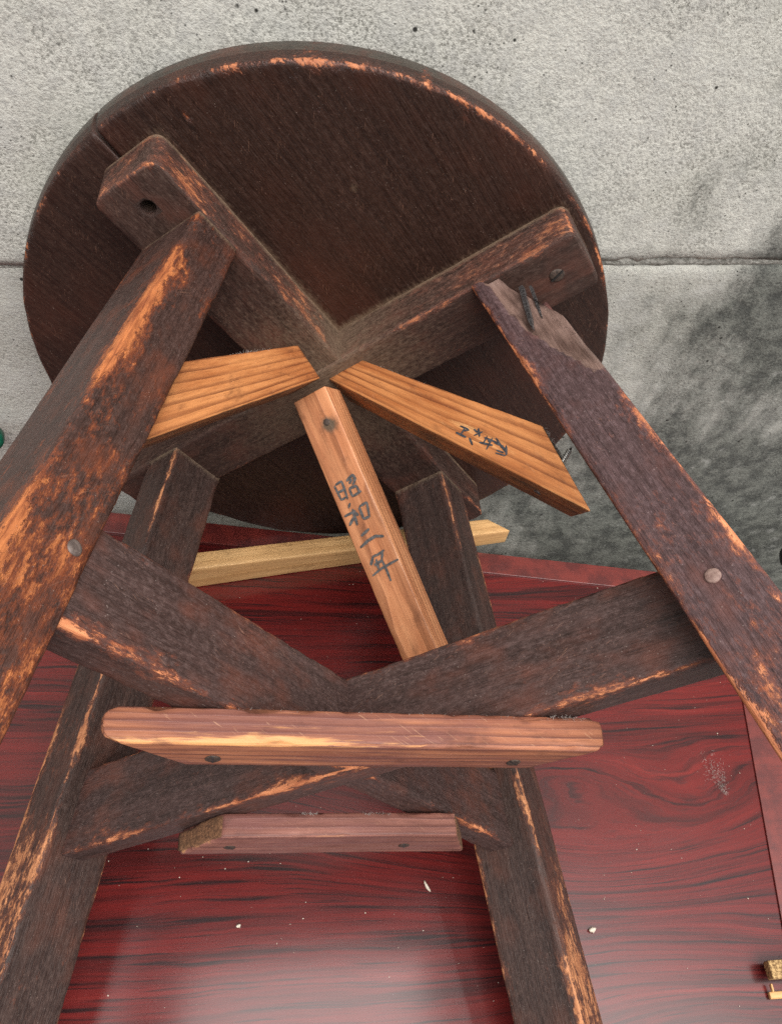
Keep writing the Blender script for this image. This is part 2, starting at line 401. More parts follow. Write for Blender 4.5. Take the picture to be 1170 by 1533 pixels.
SEED = [0]
def wood_box(name, mat, corners, parent, wear=None, r=.0012, steps=(.004, .002, .002), rough_edge=.7, bow=.0004,
             plan_r=0.0, wear_fn=None, dust_shade_fn=None, chip_lit_fn=None, shape_fn=None, lpflip=None, endmat=None, label=None, build=True):
    """corners[i][j][k] in stool space; axis 0 runs along the grain."""
    SEED[0] += 1
    sd_ = SEED[0] * 3.37
    C = [[[Vector(corners[i][j][k]) for k in (0, 1)] for j in (0, 1)] for i in (0, 1)]
    def avg(ax):
        t = 0
        for a in (0, 1):
            for b in (0, 1):
                if ax == 0: t += (C[1][a][b] - C[0][a][b]).length
                if ax == 1: t += (C[a][1][b] - C[a][0][b]).length
                if ax == 2: t += (C[a][b][1] - C[a][b][0]).length
        return t / 4
    L = [avg(0), avg(1), avg(2)]
    ex0 = []
    if plan_r:
        ex0 = [plan_r * q for q in (.15, .3, .5, .75, 1)] + [L[0] - plan_r * q for q in (.15, .3, .5, .75, 1)]
    S = [samples(L[0], r, steps[0], ex0), samples(L[1], r, steps[1]), samples(L[2], r, steps[2])]
    n = [len(s) for s in S]
    idx = {}; verts = []; lps = []; wv = []; dv = []; cv = []
    wear = wear or {}
    def tri(p):
        u, v, w = p[0] / L[0], p[1] / L[1], p[2] / L[2]
        a = (C[0][0][0] * (1 - v) + C[0][1][0] * v) * (1 - w) + (C[0][0][1] * (1 - v) + C[0][1][1] * v) * w
        b = (C[1][0][0] * (1 - v) + C[1][1][0] * v) * (1 - w) + (C[1][0][1] * (1 - v) + C[1][1][1] * v) * w
        return a * (1 - u) + b * u
    def vert(i, j, k):
        key = (i, j, k)
        if key in idx: return idx[key]
        p = [S[0][i], S[1][j], S[2][k]]
        q = list(p)
        # wear value from the twelve edges
        w = 0.0
        for (ax, s1, s2), (amt, wid) in wear.items():
            b_, c_ = [t for t in (0, 1, 2) if t != ax]
            d = math.hypot(p[b_] - (L[b_] if s1 > 0 else 0), p[c_] - (L[c_] if s2 > 0 else 0))
            mod = 1 + .55 * nz((p[0], p[1] + s1, p[2] + s2), 28, sd_)
            aa = amt * (.66 + .85 * nz((p[ax], s1 * 3.0, s2 * 5.0), 16, sd_ + ax) + .25 * nz((p[ax], s1 * 3.0, s2 * 5.0), 55, sd_))
            w = max(w, aa * math.exp(-(d / (wid * max(.2, mod))) ** 1.1))
        if wear_fn: w = max(w, wear_fn(p, L))
        if plan_r:
            c0 = min(max(q[0], plan_r), L[0] - plan_r); c1 = min(max(q[1], plan_r), L[1] - plan_r)
            dx, dy = q[0] - c0, q[1] - c1
            if dx and dy:
                f = max(abs(dx), abs(dy)) / math.hypot(dx, dy)
                q[0] = c0 + dx * f; q[1] = c1 + dy * f
        # rounded, uneven arrises
        rr = r
        cc = [min(max(q[t], rr), L[t] - rr) for t in (0, 1, 2)]
        dd = Vector((q[t] - cc[t] for t in (0, 1, 2)))
        nb_ = sum(1 for t in dd if abs(t) > 1e-9)
        if nb_ >= 2 and dd.length > 1e-9:
            f = max(abs(t) for t in dd) / dd.length
            f *= 1 - rough_edge * max(0, nz(p, 160, sd_) * .9 + nz(p, 45, sd_ + 9) * .6)
            q = [cc[t] + dd[t] * f for t in (0, 1, 2)]
        if shape_fn: q = shape_fn(p, q, L)
        P = tri(q)
        P += Vector((nz(P, 14, sd_), nz(P, 14, sd_ + 20), nz(P, 14, sd_ + 40))) * bow
        verts.append(P)
        lp = (p[0] + sd_, p[1] + sd_ * .31, p[2] + sd_ * .17)
        if lpflip: lp = (lp[0], lp[2], lp[1])
        lps.append(lp)
        wv.append(w)
        dv.append(dust_shade_fn(P, p, L) if dust_shade_fn else 0.0)
        cv.append(chip_lit_fn(p, L) if chip_lit_fn else 0.0)
        idx[key] = len(verts) - 1
        return idx[key]
    faces = []; fm = []
    for k in (0, n[2] - 1):
        for i in range(n[0] - 1):
            for j in range(n[1] - 1):
                faces.append((vert(i, j, k), vert(i + 1, j, k), vert(i + 1, j + 1, k), vert(i, j + 1, k))); fm.append(0)
    for j in (0, n[1] - 1):
        for i in range(n[0] - 1):
            for k in range(n[2] - 1):
                faces.append((vert(i, j, k), vert(i + 1, j, k), vert(i + 1, j, k + 1), vert(i, j, k + 1))); fm.append(0)
    for i in (0, n[0] - 1):
        for j in range(n[1] - 1):
            for k in range(n[2] - 1):
                faces.append((vert(i, j, k), vert(i, j + 1, k), vert(i, j + 1, k + 1), vert(i, j, k + 1))); fm.append(1 if endmat else 0)
    return finish(name, verts, faces, mat, parent, True, {'lp': lps, 'wear': wv, 'dust': dv, 'chip': cv},
                  mats=[mat, endmat] if endmat else None, fmat=fm if endmat else None, label=label)

def lathe(name, prof, mat, parent, at, axis, seg=20, wob=0.0, label=None):
    """prof: list of (radius, height) along axis."""
    q = Vector(axis).normalized().to_track_quat('Z', 'Y'); at = Vector(at)
    vs = []; fs = []
    for (rad, h) in prof:
        for s in range(seg):
            a = 2 * math.pi * s / seg
            k = 1 + wob * nz((math.cos(a), math.sin(a), h * 100), 1.3, at.x * 50)
            vs.append(at + q @ Vector((rad * k * math.cos(a), rad * k * math.sin(a), h)))
    for i in range(len(prof) - 1):
        for s in range(seg):
            t = (s + 1) % seg
            fs.append((i * seg + s, i * seg + t, (i + 1) * seg + t, (i + 1) * seg + s))
    fs.append(tuple(range(seg))[::-1]); fs.append(tuple(range((len(prof) - 1) * seg, len(prof) * seg)))
    lps = [tuple(v) for v in vs]
    return finish(name, vs, fs, mat, parent, True, {'lp': lps}, label=label)

def tube_into(vs, fs, pts, rads, sides=5):
    base = len(vs)
    pts = [Vector(p) for p in pts]
    for i, p in enumerate(pts):
        t = (pts[min(i + 1, len(pts) - 1)] - pts[max(i - 1, 0)]).normalized()
        q = t.to_track_quat('Z', 'Y')
        for s in range(sides):
            a = 2 * math.pi * s / sides
            vs.append(p + q @ Vector((math.cos(a), math.sin(a), 0)) * rads[i])
    for i in range(len(pts) - 1):
        for s in range(sides):
            t = (s + 1) % sides
            fs.append((base + i * sides + s, base + i * sides + t, base + (i + 1) * sides + t, base + (i + 1) * sides + s))
    fs.append(tuple(base + s for s in range(sides))[::-1])
    fs.append(tuple(base + (len(pts) - 1) * sides + s for s in range(sides)))

def tag(o, label=None, cat=None, kind=None, group=None):
    if label: o['label'] = label
    if cat: o['category'] = cat
    if kind: o['kind'] = kind
    if group: o['group'] = group
    return o

def empty(name, mat4):
    o = bpy.data.objects.new(name, None); o.empty_display_size = .05
    col.objects.link(o); o.matrix_world = mat4
    return o

def slab(name, pts, z0, z1, mat, parent=None, bev=.0015, label=None):
    """flat polygon (list of xy) extruded between z0 and z1 with bevelled edges."""
    bm = bmesh.new()
    lo = [bm.verts.new((p[0], p[1], z0)) for p in pts]; hi = [bm.verts.new((p[0], p[1], z1)) for p in pts]
    bm.faces.new(lo[::-1]); bm.faces.new(hi)
    k = len(pts)
    for i in range(k):
        bm.faces.new((lo[i], lo[(i + 1) % k], hi[(i + 1) % k], hi[i]))
    bmesh.ops.recalc_face_normals(bm, faces=bm.faces)
    if bev:
        bmesh.ops.bevel(bm, geom=list(bm.edges), offset=bev, segments=3, affect='EDGES', profile=.5)
    me = bpy.data.meshes.new(name); bm.to_mesh(me); bm.free()
    me.materials.append(mat)
    o = bpy.data.objects.new(name, me); col.objects.link(o)
    if parent is not None: o.parent = parent
    if label: o['label'] = label
    return o

# ------------------------------------------------------------------ setting: ground, wall, table
def ground():
    vs = []; fs = []
    k = 24
    for i in range(k + 1):
        for j in range(k + 1):
            x = -2.5 + 5 * i / k; y = -3.0 + 3.2 * j / k
            vs.append((x, y, -.335 + .002 * nz((x, y, 0), 3)))
    for i in range(k):
        for j in range(k):
            a = i * (k + 1) + j
            fs.append((a, a + k + 1, a + k + 2, a + 1))
    tag(finish('ground', vs, fs, M['ground']), kind='structure')
ground()

WALL_Y = .0225
def joint_z(x):
    return .2035 + .090 * x
def course(name, x0, x1, zf0, zf1, yf, mat, parent, nx=170, nzs=150, top_lip=None):
    """one concrete course: uneven front face with rough arrises, real thickness."""
    vs = []; fs = []
    zs = [0, .004, .010, .02] + [.02 + .96 * (i / nzs) for i in range(1, nzs)] + [.98, .99, .996, 1.0]
    for i in range(nx + 1):
        x = x0 + (x1 - x0) * i / nx
        a, b = zf0(x), zf1(x)
        for t in zs:
            z = a + (b - a) * t
            dl, dh = z - a, b - z
            rec = .0
            amp = .08 + .92 * min(1, max(0, (x + .08) / .25))
            for dd in (dl, dh):
                e = max(0.0, 1 - dd / .0045)
                rec += amp * e * e * (.0034 + .003 * nz((x, z, 0), 90, 3))
            y = yf + rec + .0009 * nz((x, 0, z), 22, 5) + .0014 * nz((x, 0, z), 6, 1) + .0004 * nz((x, 0, z), 120, 7)
            vs.append((x, y, z))
    m = len(zs)
    for i in range(nx):
        for j in range(m - 1):
            q = i * m + j
            fs.append((q, q + m, q + m + 1, q + 1))
    # back and sides
    base = len(vs)
    for x in (x0, x1):
        for z in (zf0(x), zf1(x)):
            vs.append((x, yf + .14, z))
    b00, b01, b10, b11 = base, base + 1, base + 2, base + 3
    fs.append((b00, b01, b11, b10))
    fs.append(tuple([q for q in range(0, m)] + [b01, b00]))
    fs.append(tuple([nx * m + q for q in range(m - 1, -1, -1)] + [b10, b11]))
    fs.append(tuple([i * m + m - 1 for i in range(nx + 1)] + [b11, b01]))
    fs.append(tuple([i * m for i in range(nx, -1, -1)] + [b00, b10]))
    return finish(name, vs, fs, mat, parent)
wall = empty('concrete_wall', Matrix.Translation((.1, WALL_Y, -.33)))
tag(wall, 'rough grey concrete wall with a horizontal joint and dark damp stains behind the stool', 'wall')
Wx0, Wx1 = -1.0, 1.2
def wshift(o):
    o.matrix_parent_inverse = wall.matrix_world.inverted(); return o
bpy.context.view_layer.update()
def lower_top(x): return joint_z(x) - .0004 - .0014 * min(1, max(0, (x + .1) / .3)) + .0016 * nz((x, 0, 0), 30, 2) + .0008 * nz((x, 0, 0), 110, 2)
def upper_bot(x): return joint_z(x) + .0001 + .0007 * min(1, max(0, (x + .08) / .25)) + .0016 * nz((x, 3, 0), 26, 4) + .0009 * nz((x, 3, 0), 120, 4)
wshift(course('concrete_course', Wx0, Wx1, lambda x: -.34, lower_top, WALL_Y + .0012, M['conc_l'], wall, 330, 90))
wshift(course('concrete_course', Wx0, Wx1, upper_bot, lambda x: 1.15, WALL_Y, M['conc'], wall, 330, 150))
# mortar set back in the joint
jv = []; jf = []
for i in range(241):
    x = Wx0 + .002 + (Wx1 - Wx0 - .004) * i / 240
    for k, (dz, dy) in enumerate(((-.008, .012), (-.0035, .0030), (-.001, .0020), (.003, .0032), (.008, .012))):
        jv.append((x, WALL_Y + dy + .0012 * nz((x, dz * 30, 0), 60, 8), joint_z(x) + dz))
for i in range(240):
    for k in range(4):
        a = i * 5 + k
        jf.append((a, a + 5, a + 6, a + 1))
wshift(finish('mortar_joint', jv, jf, M['joint'], wall))

# table: far edge, right border measured from the stool; near and left sides lie outside the view
Fa = Vector((-.1275, .0092)); Fb = Vector((.2358, -.0302))
fd = (Fb - Fa).normalized()
rd = Vector((.2544 - .2781, -.2636 + .1307)).normalized()          # right border runs towards the viewer
def isect(p, d, q, e):
    det = d.x * -e.y + e.x * d.y
    w = q - p
    t = (w.x * -e.y + e.x * w.y) / det
    return p + d * t
fn = Vector((fd.y, -fd.x))            # towards the viewer
Ri = Vector((.2781, -.1307))
rn = Vector((-rd.y, rd.x))
if rn.x < 0: rn = -rn
BW = .0165
BR = .034
c_in = isect(Fa + fn * BW, fd, Ri, rd); c_out = isect(Fa, fd, Ri + rn * BR, rd)
nearL = .62
l_out = Fa - fd * .42; l_in = Fa + fn * BW - fd * (.42 - BR)
r_out = c_out + rd * nearL; r_in = c_in + rd * (nearL - BR)
ln_out = l_out + rd * nearL; ln_in = l_in + rd * (nearL - BR)
table = empty('low_table', Matrix.Translation((.0, -.3, -.33)))
tag(table, 'glossy red rosewood low table with a plain border, under the stool', 'table')
bpy.context.view_layer.update()
def tshift(o):
    o.matrix_parent_inverse = table.matrix_world.inverted(); return o
tshift(slab('table_top', [l_in, ln_in, r_in, c_in], -.022, 0.0, M['table'], table, .0002))
for pts, m in (([l_out, l_in, c_in, c_out], 'border'), ([c_out, c_in, r_in, r_out], 'border_y'), ([r_out, r_in, ln_in, ln_out], 'border'), ([ln_out, ln_in, l_in, l_out], 'border_y')):
    tshift(slab('border_strip', pts, -.024, .0012, M[m], table, .0003))
ctr = (l_out + r_out) / 2
for c_ in (l_out, c_out, r_out, ln_out):
    q = c_ + (ctr - c_).normalized() * .05
    w_ = .022
    tshift(slab('leg', [(q.x - w_, q.y - w_), (q.x + w_, q.y - w_), (q.x + w_, q.y + w_), (q.x - w_, q.y + w_)], -.333, -.0225, M['border'], table, .003))

# ------------------------------------------------------------------ the stool
A3 = ((0.76762, -0.6409, 0.00179), (0.01414, 0.01414, -0.9998), (0.64075, 0.76749, 0.01992))
SM = Matrix.Identity(4)
for i in range(3):
    for j in range(3):
        SM[i][j] = A3[i][j]
SM[2][3] = .15514
stool = empty('round_stool', SM)
tag(stool, 'worn dark wooden round stool lying on its side with its underside and splayed legs showing', 'stool')

wb, hb, Lb = .01781, .02331, .1459
rin, rout, spl = .09252, .11744, .22713
z1, z2, ts = .19263, .22881, .0068
wb2 = wb - .0009
FIT = {'A': (.00107, .00082, -.01207, -.0366, -.00061), 'B': (.00088, .00206, -.00427, .00592, -.00058),
       'C': (.00035, -.00216, .02374, .00623, -.00021), 'D': (-.00231, -.00072, -.0074, .00495, -.0011)}
def legpt(leg, out, sd_, z):
    di, do, ds, tt, dw = FIT[leg]
    r_ = (rout + do if out else rin + di) + (spl + ds) * (z - hb)
    u = sd_ * (wb + dw - .0007 * (z - hb)) + tt * (z - hb)
    return {'A': (u, r_, z), 'B': (r_, u, z), 'C': (-r_, u, z), 'D': (u, -r_, z)}[leg]

# --- seat: two boards
T = .0215
cx, cy = .0009, .0002
XG = -.0043
def seat_r(th):
    return .155 * (1 - .03207 * math.cos(2 * th) + .00097 * math.sin(2 * th)) + .0005 * nz((math.cos(th), math.sin(th), 0), 2.2, 3)
def seat_bound(ox, th):
    # distance from (ox,0) in direction th to the rim
    a, b = 0.0, .4
    for _ in range(40):
        m = (a + b) / 2
        x = ox + m * math.cos(th) - cx; y = m * math.sin(th) - cy
        if math.hypot(x, y) < seat_r(math.atan2(y, x)): a = m
        else: b = m
    return a
def bat_d(x, y):
    # distance to the foot of either batten (0 inside)
    d1 = math.hypot(max(0, abs(x) - wb), max(0, abs(y) - Lb)); d2 = math.hypot(max(0, abs(y) - wb2), max(0, abs(x) - Lb))
    return min(d1, d2)
SCUFF = [(0.0857, 0.1295, .0036, .62), (0.0770, 0.1312, .0028, .62), (.0937, .1155, .0030, .62), (.0778, .1157, .0026, .62), (.031, .1417, .0028, .62), (.1283, .0796, .004, .62), (.1205, .0996, .003, .62)]
def seat_board(side):
    NS, NR = 260, 74
    ox = XG + side * .00035
    vs = []; lps = []; wv = []; dv = []; fs = []; fm = []
    prof = [(None, i / NR) for i in range(NR + 1)]
    thetas = [(-90 + 180 * i / NS) for i in range(NS + 1)]
    if side < 0: thetas = [t + 180 for t in thetas]
    rings = []
    rb = .0022
    for ti, t in enumerate(thetas):
        th = R(t); B = seat_bound(ox, th)
        dx, dy = math.cos(th), math.sin(th)
        row = []
        x_, y_ = dx * B, dy * B
        rbe = rb * (1 + .7 * nz((x_, y_, 0), 70, 2)) * 1.0
        pts = [(B * 0.999 * min(1, i / NR) * (B - rbe) / B, 0.0) for i in range(NR + 1)]
        pts = pts[:-1] + [(B - rbe, 0.0), (B - rbe * .45, -rbe * .12), (B - rbe * .12, -rbe * .45), (B, -rbe)]
        pts += [(B + .0006, -T * .35), (B + .0008, -T * .5), (B + .0004, -T * .75), (B - .0012, -T * .92), (B - .004, -T), (B * .6, -T), (0.0001, -T)]
        for (rr, z) in pts:
            x, y = ox + dx * rr, dy * rr
            zz = z + .00035 * nz((x, y, z), 22, 6)
            if side < 0: zz += 0.0004
            gap = .0007 * max(0, (rr - .12) / .035) if abs(abs(t) % 180 - 90) < .01 else 0
            vs.append((x + side * gap, y, zz))
            lps.append((y + 5.1 + side, x + 2.2 + side * .3, z))
            de = math.hypot(B - rr, z)
            w = (.86 + .36 * nz((x, y, 0), 18, 4)) * math.exp(-(de / (.0024 * (1 + .7 * nz((x, y, 0), 40, 1)))) ** 1.2)
            for (sx, sy, sr, sa) in SCUFF:
                e = math.hypot((x - sx), (y - sy) * .6) / sr
                if e < 3: w = max(w, sa * math.exp(-e * e))
            wv.append(w)
            bd = bat_d(x, y)
            inner = (1 if (x > 0 and y > 0) else .4) * (.45 + .55 * math.exp(-(math.hypot(x, y) / .07) ** 2))
            du = .62 * inner * math.exp(-bd / .0036) if z > -.001 else 0
            e = math.hypot(x - .0695, y - .0778) / .0022
            dv.append(max(du, 0.55 * math.exp(-e * e)) if e < 3 else du)
        rings.append(len(pts))
    m = rings[0]
    cut = NR + 5
    for i in range(NS):
        for j in range(m - 1):
            a = i * m + j
            fs.append((a, a + m, a + m + 1, a + 1)); fm.append(0 if j < cut - 1 else 1)
    fs.append(tuple(range(m))); fm.append(0)
    fs.append(tuple(range(NS * m, NS * m + m))[::-1]); fm.append(0)
    return finish('seat_board', vs, fs, M['seat'], stool, True, {'lp': lps, 'wear': wv, 'dust': dv, 'chip': [0.0] * len(vs)}, mats=[M['seat'], M['rim']], fmat=fm)
for s_ in (1, -1):
    seat_board(s_)

# --- battens
def hub_dust(P, p, L):
    d = math.hypot(P.x, P.y)
    v = .55 * math.exp(-(d / .07) ** 2)
    if P.z < .004: v = max(v, .8 * math.exp(-P.z / .003))
    return v
def box_corners(f):
    return [[[f(i, j, k) for k in (0, 1)] for j in (0, 1)] for i in (0, 1)]
b1 = wood_box('batten', M['batten'], box_corners(lambda i, j, k: ((wb if j else -wb), (Lb if i else -Lb), (hb - .0006 if k else -.0012))), stool,
         wear={(0, 1, 1): (.66, .0042), (0, -1, 1): (.55, .0025), (1, 1, 1): (.85, .003), (1, 1, -1): (.3, .004), (2, 1, 1): (.9, .0045), (2, 1, -1): (.7, .004), (2, -1, 1): (.8, .004), (1, -1, 1): (.6, .003)},
         r=.0014, steps=(.003, .002, .002), plan_r=.0065, dust_shade_fn=hub_dust, chip_lit_fn=lambda p, L: .30 if p[1] > L[1] - 1e-6 else (.40 if p[0] > L[0] - 1e-6 else 0.0),  # upper side painted paler as if lit from above; end face paler too
         wear_fn=lambda p, L: .50 if (p[1] > L[1] - 1e-6 and p[0] > L[0] * .6) else (.46 if p[0] > L[0] - 1e-6 else 0))
b2 = wood_box('batten', M['batten'], box_corners(lambda i, j, k: ((Lb if i else -Lb), (wb2 if j else -wb2) - .0023 * (1 if i else -1) * .14, (hb if k else -.001))), stool,
         wear={(0, 1, 1): (.95, .0042), (0, -1, 1): (.5, .002), (1, 1, 1): (.6, .003), (2, 1, 1): (.95, .005), (2, 1, -1): (.6, .0035), (1, -1, 1): (.6, .003)},
         r=.0014, steps=(.003, .002, .002), plan_r=.0055, dust_shade_fn=hub_dust, chip_lit_fn=lambda p, L: .40 if p[1] > L[1] - 1e-6 else 0.0,  # light on the upper side put in as a paler tone
         wear_fn=lambda p, L: (.30 + .30 * max(0, (p[0] / L[0] - .62) / .38)) if (p[1] > L[1] - 1e-6 and p[0] > L[0] * .55) else 0)

# the open dowel hole in the upper left batten end
def drill(obj, at, rad, depth):
    bm = bmesh.new()
    bmesh.ops.create_cone(bm, cap_ends=True, segments=20, radius1=rad, radius2=rad * 1.12, depth=depth, matrix=Matrix.Translation((at[0], at[1], at[2] - depth / 2 + .002)))
    me = bpy.data.meshes.new('cut')
    bm.to_mesh(me); bm.free()
    for k, v in (('wear', 1.4), ('dust', 0.0), ('chip', 0.0)):
        a = me.attributes.new(k, 'FLOAT', 'POINT'); a.data.foreach_set('value', [v] * len(me.vertices))
    a = me.attributes.new('lp', 'FLOAT_VECTOR', 'POINT'); a.data.foreach_set('vector', [c for v in me.vertices for c in v.co])
    for m_ in obj.data.materials: me.materials.append(m_)
    c = bpy.data.objects.new('cut', me); col.objects.link(c)
    c.matrix_world = obj.matrix_world.copy()
    md = obj.modifiers.new('hole', 'BOOLEAN'); md.object = c; md.operation = 'DIFFERENCE'; md.solver = 'EXACT'
    c.parent = stool; c.matrix_parent_inverse = Matrix.Identity(4); c.matrix_basis = Matrix.Identity(4)
    bpy.context.view_layer.update()
    ev = obj.evaluated_get(bpy.context.evaluated_depsgraph_get())
    nm = bpy.data.meshes.new_from_object(ev, preserve_all_data_layers=True, depsgraph=bpy.context.evaluated_depsgraph_get())
    obj.modifiers.clear(); old = obj.data; obj.data = nm; nm.name = 'batten'
    bpy.data.objects.remove(c); bpy.data.meshes.remove(old); bpy.data.meshes.remove(me)
bpy.context.view_layer.update()
drill(b1, (.0006, .131, hb), .0031, .018)

# --- legs
def leg_corners(leg, za, zb):
    return box_corners(lambda i, j, k: legpt(leg, j, 1 if k else -1, zb if i else za))
LEGZ = {'A': .45, 'B': .45, 'C': .525, 'D': .404}
za = hb - .002
def top_dust(P, p, L):
    return .9 * math.exp(-p[0] / .0035) if p[0] < .02 else 0
# A: outer/upper arris rubbed to bare orange wood
legA = wood_box('leg', M['leg_a'], leg_corners('A', za, LEGZ['A']), stool,
         wear={(0, 1, 1): (1.15, .0062), (0, -1, 1): (.65, .005), (0, 1, -1): (.5, .003)}, r=.0016, steps=(.003, .0018, .0018), rough_edge=1.1,
         dust_shade_fn=top_dust,
         wear_fn=lambda p, L: min(.38, max(0, (p[0] - .05) / .12 * .30)) * (1 if p[2] > L[2] - 1e-6 else .5))
# B: split away at its top, exposing two cut nails
def b_chip(p, L):
    z = p[0]; t = p[1] / L[1]           # t: inner 0 .. outer 1
    lim = .28 + z * 2.2 if z < .045 else .38 + (z - .045) * 11.0
    if p[2] < L[2] * .2: return 0.0
    return 1.0 if (t > lim and z < .088) else (.5 if (t > lim - .06 and z < .092) else 0.0)
def b_shape(p, q, L):
    z = p[0]; t = p[1] / L[1]
    c = b_chip(p, L)
    if c > 0:
        f = min(1, z / .01 + .3) * max(0, min(1, (.088 - z) / .02))
        dep = (.0068 - .025 * z + .0018 * nz((p[0] * .4, p[1], p[2]), 260, 2)) * f * (1 if c == 1 else .35)
        q[2] -= dep * (p[2] / L[2])
        if t > .5 and z < .045:
            k = max(0, 1 - z / .045)
            q[1] = min(q[1], L[1] * (1 - .52 * k)) if z < .045 else q[1]
    return q
legB = wood_box('leg', M['leg_b'], leg_corners('B', za, LEGZ['B']), stool,
         wear={(0, 1, 1): (.95, .0050), (0, -1, 1): (.95, .0030), (0, 1, -1): (.4, .003)}, r=.0014, steps=(.0024, .0016, .0018), rough_edge=1.0,
         chip_lit_fn=b_chip, shape_fn=b_shape,
         wear_fn=lambda p, L: min(.42, max(0, (p[0] - .11) / .12 * .38)) if p[2] > L[2] - 1e-6 else 0,
         label='purplish leg split away at its top, two cut nails exposed')
legC = wood_box('leg', M['leg_c'], leg_corners('C', za, LEGZ['C']), stool,
         wear={(0, -1, 1): (.95, .0034), (0, 1, 1): (.9, .004), (0, -1, -1): (.85, .0028)}, r=.0014, steps=(.003, .0018, .0018), dust_shade_fn=top_dust, rough_edge=1.0,
         wear_fn=lambda p, L: (min(.70, max(0, (p[0] - .12) / .13 * .70)) if p[2] > L[2] - 1e-6 else min(.25, max(0, (p[0] - .2) / .1 * .25))))
legD = wood_box('leg', M['leg_c'], leg_corners('D', za, LEGZ['D']), stool,
         wear={(0, -1, 1): (1.0, .0036), (0, 1, 1): (.8, .005), (0, -1, -1): (.85, .0032)}, r=.0014, steps=(.003, .0018, .0018), dust_shade_fn=top_dust, rough_edge=1.0,
         wear_fn=lambda p, L: (min(.62, max(0, (p[0] - .14) / .12 * .62)) if p[2] > L[2] - 1e-6 else 0))

# --- crossed stretchers
def inner(leg, z):
    di, do, ds, tt, dw = FIT[leg]
    return rin + di + (spl + ds) * (z - hb)
def s1c(i, j, k):
    z = (z2 - .0006) if k else (z1 + .0005)
    y = (inner('A', z) + .004) if i else -(inner('D', z) + .004)
    return ((ts if j else -ts) + .00029 + .01173 * y, y, z)
def s2c(i, j, k):
    z = z2 if k else z1
    x = (inner('B', z) + .004) if i else -(inner('C', z) + .004)
    return (x, (ts if j else -ts) - .00025 - .01806 * x, z)
wood_box('stretcher', M['stretcher'], box_corners(s1c), stool, wear={(0, 1, 1): (1.1, .0040), (0, 1, -1): (.6, .0022)}, r=.0013, steps=(.003, .0018, .0018), rough_edge=1.0)
wood_box('stretcher', M['stretcher'], box_corners(s2c), stool, wear={(0, 1, 1): (1.15, .0042), (0, 1, -1): (.65, .0024)}, r=.0013, steps=(.003, .0018, .0018), rough_edge=1.0)

# --- two pale slats nailed across the foot side of the stretchers  (r,u,z) -> stool
cs = math.sqrt(.5)
def ruz(r_, u, z): return ((r_ + u) * cs, (u - r_) * cs, z)
zt = z2 + .0117
def sl1(i, j, k):
    # axis1: u low->high, axis2: z
    u = .0592 if j else .0412
    if i: r_ = (.0785 if j else .056) - (.001 if k else 0)
    else: r_ = (-.0850 if j else -.062) + (.001 if k else 0)
    return ruz(r_, u, zt if k else z2 + .0001)
slat1 = wood_box('slat', M['slat'], box_corners(sl1), stool, wear={(0, 1, 1): (.78, .0042), (2, 1, 1): (.6, .004), (2, -1, 1): (.6, .004), (0, -1, 1): (.55, .003), (1, -1, 1): (.7, .004), (1, 1, 1): (.6, .003)},
         r=.0019, rough_edge=1.5, steps=(.002, .0014, .0012), plan_r=.003, lpflip=True, shape_fn=lambda p, q, L: [q[0] + .0042 * max(0, 1 - p[0] / .014) * abs(2 * p[2] / L[2] - 1) ** 3 - .0012 * max(0, 1 - (L[0] - p[0]) / .012) * abs(2 * p[2] / L[2] - 1) ** 3, q[1], q[2]], label='pale rubbed slat, the longer of the two')
zt2 = z2 + .0097
def sl2(i, j, k):
    u = -.0385 if j else -.0622
    if i: r_ = .0540 if j else .0635
    else: r_ = -.0425 if j else -.0598
    return ruz(r_, u, zt2 if k else z2 + .0001)
slat2 = wood_box('slat', M['slat_d'], box_corners(sl2), stool, wear={(0, 1, 1): (.7, .002), (0, -1, 1): (.7, .002), (1, -1, 1): (.7, .003), (1, 1, 1): (.8, .003)},
         r=.0014, rough_edge=1.5, steps=(.002, .0014, .0012), lpflip=True, endmat=M['endgrain'], label='purplish slat with a sawn slanting end, the shorter of the two')

# --- three cedar braces from the hub
def br2(i, j, k):
    # axis0 along, axis1 seat side->foot side, axis2 y
    P = {(0, 0): (.0270, .0234), (0, 1): (.0052, .0234), (1, 0): (.1073, .1164), (1, 1): (.1168, .1653)}[(i, j)]
    if i and j and not k: P = (P[0] - .0125, P[1] - .0160)
    return (P[0], .010 if k else -.010, P[1])
brace2 = wood_box('brace', M['brace'], box_corners(br2), stool, wear={(0, 1, 1): (.75, .0022)}, r=.0008, steps=(.003, .0018, .0018), rough_edge=.6,
         wear_fn=lambda p, L: .58 * math.exp(-((p[0] / L[0] - .66) / .2) ** 2 - ((p[1] / L[1] - .62) / .3) ** 2),
         dust_shade_fn=lambda P, p, L: (1.0 if p[0] > L[0] - .0001 else .55 if p[1] > L[1] - 1e-5 else 0), label='orange brace loose at its outer end, ink marks on it')  # inner face painted darker to stand for its shade; sawn end browned
def br1(i, j, k):
    P = {(0, 0): (.0388, .0262), (0, 1): (.0200, .0335), (1, 0): (.1098, .1040), (1, 1): (.1235, .1560)}[(i, j)]
    return (.008 if k else -.0095, P[0], P[1])
brace1 = wood_box('brace', M['brace'], box_corners(br1), stool, wear={(0, 1, 1): (.5, .002)}, r=.0009, steps=(.003, .0018, .0018), rough_edge=.6,
         dust_shade_fn=lambda P, p, L: (.6 if p[1] > L[1] - 1e-5 else 0), label='orange brace running behind the worn upper left leg')  # shade of the inner face painted in as dark brown
bn = Vector((0, .77797, .6283)); bd_ = Vector((0, -.6283, .77797))
p0 = Vector((0, .0192, .0393))
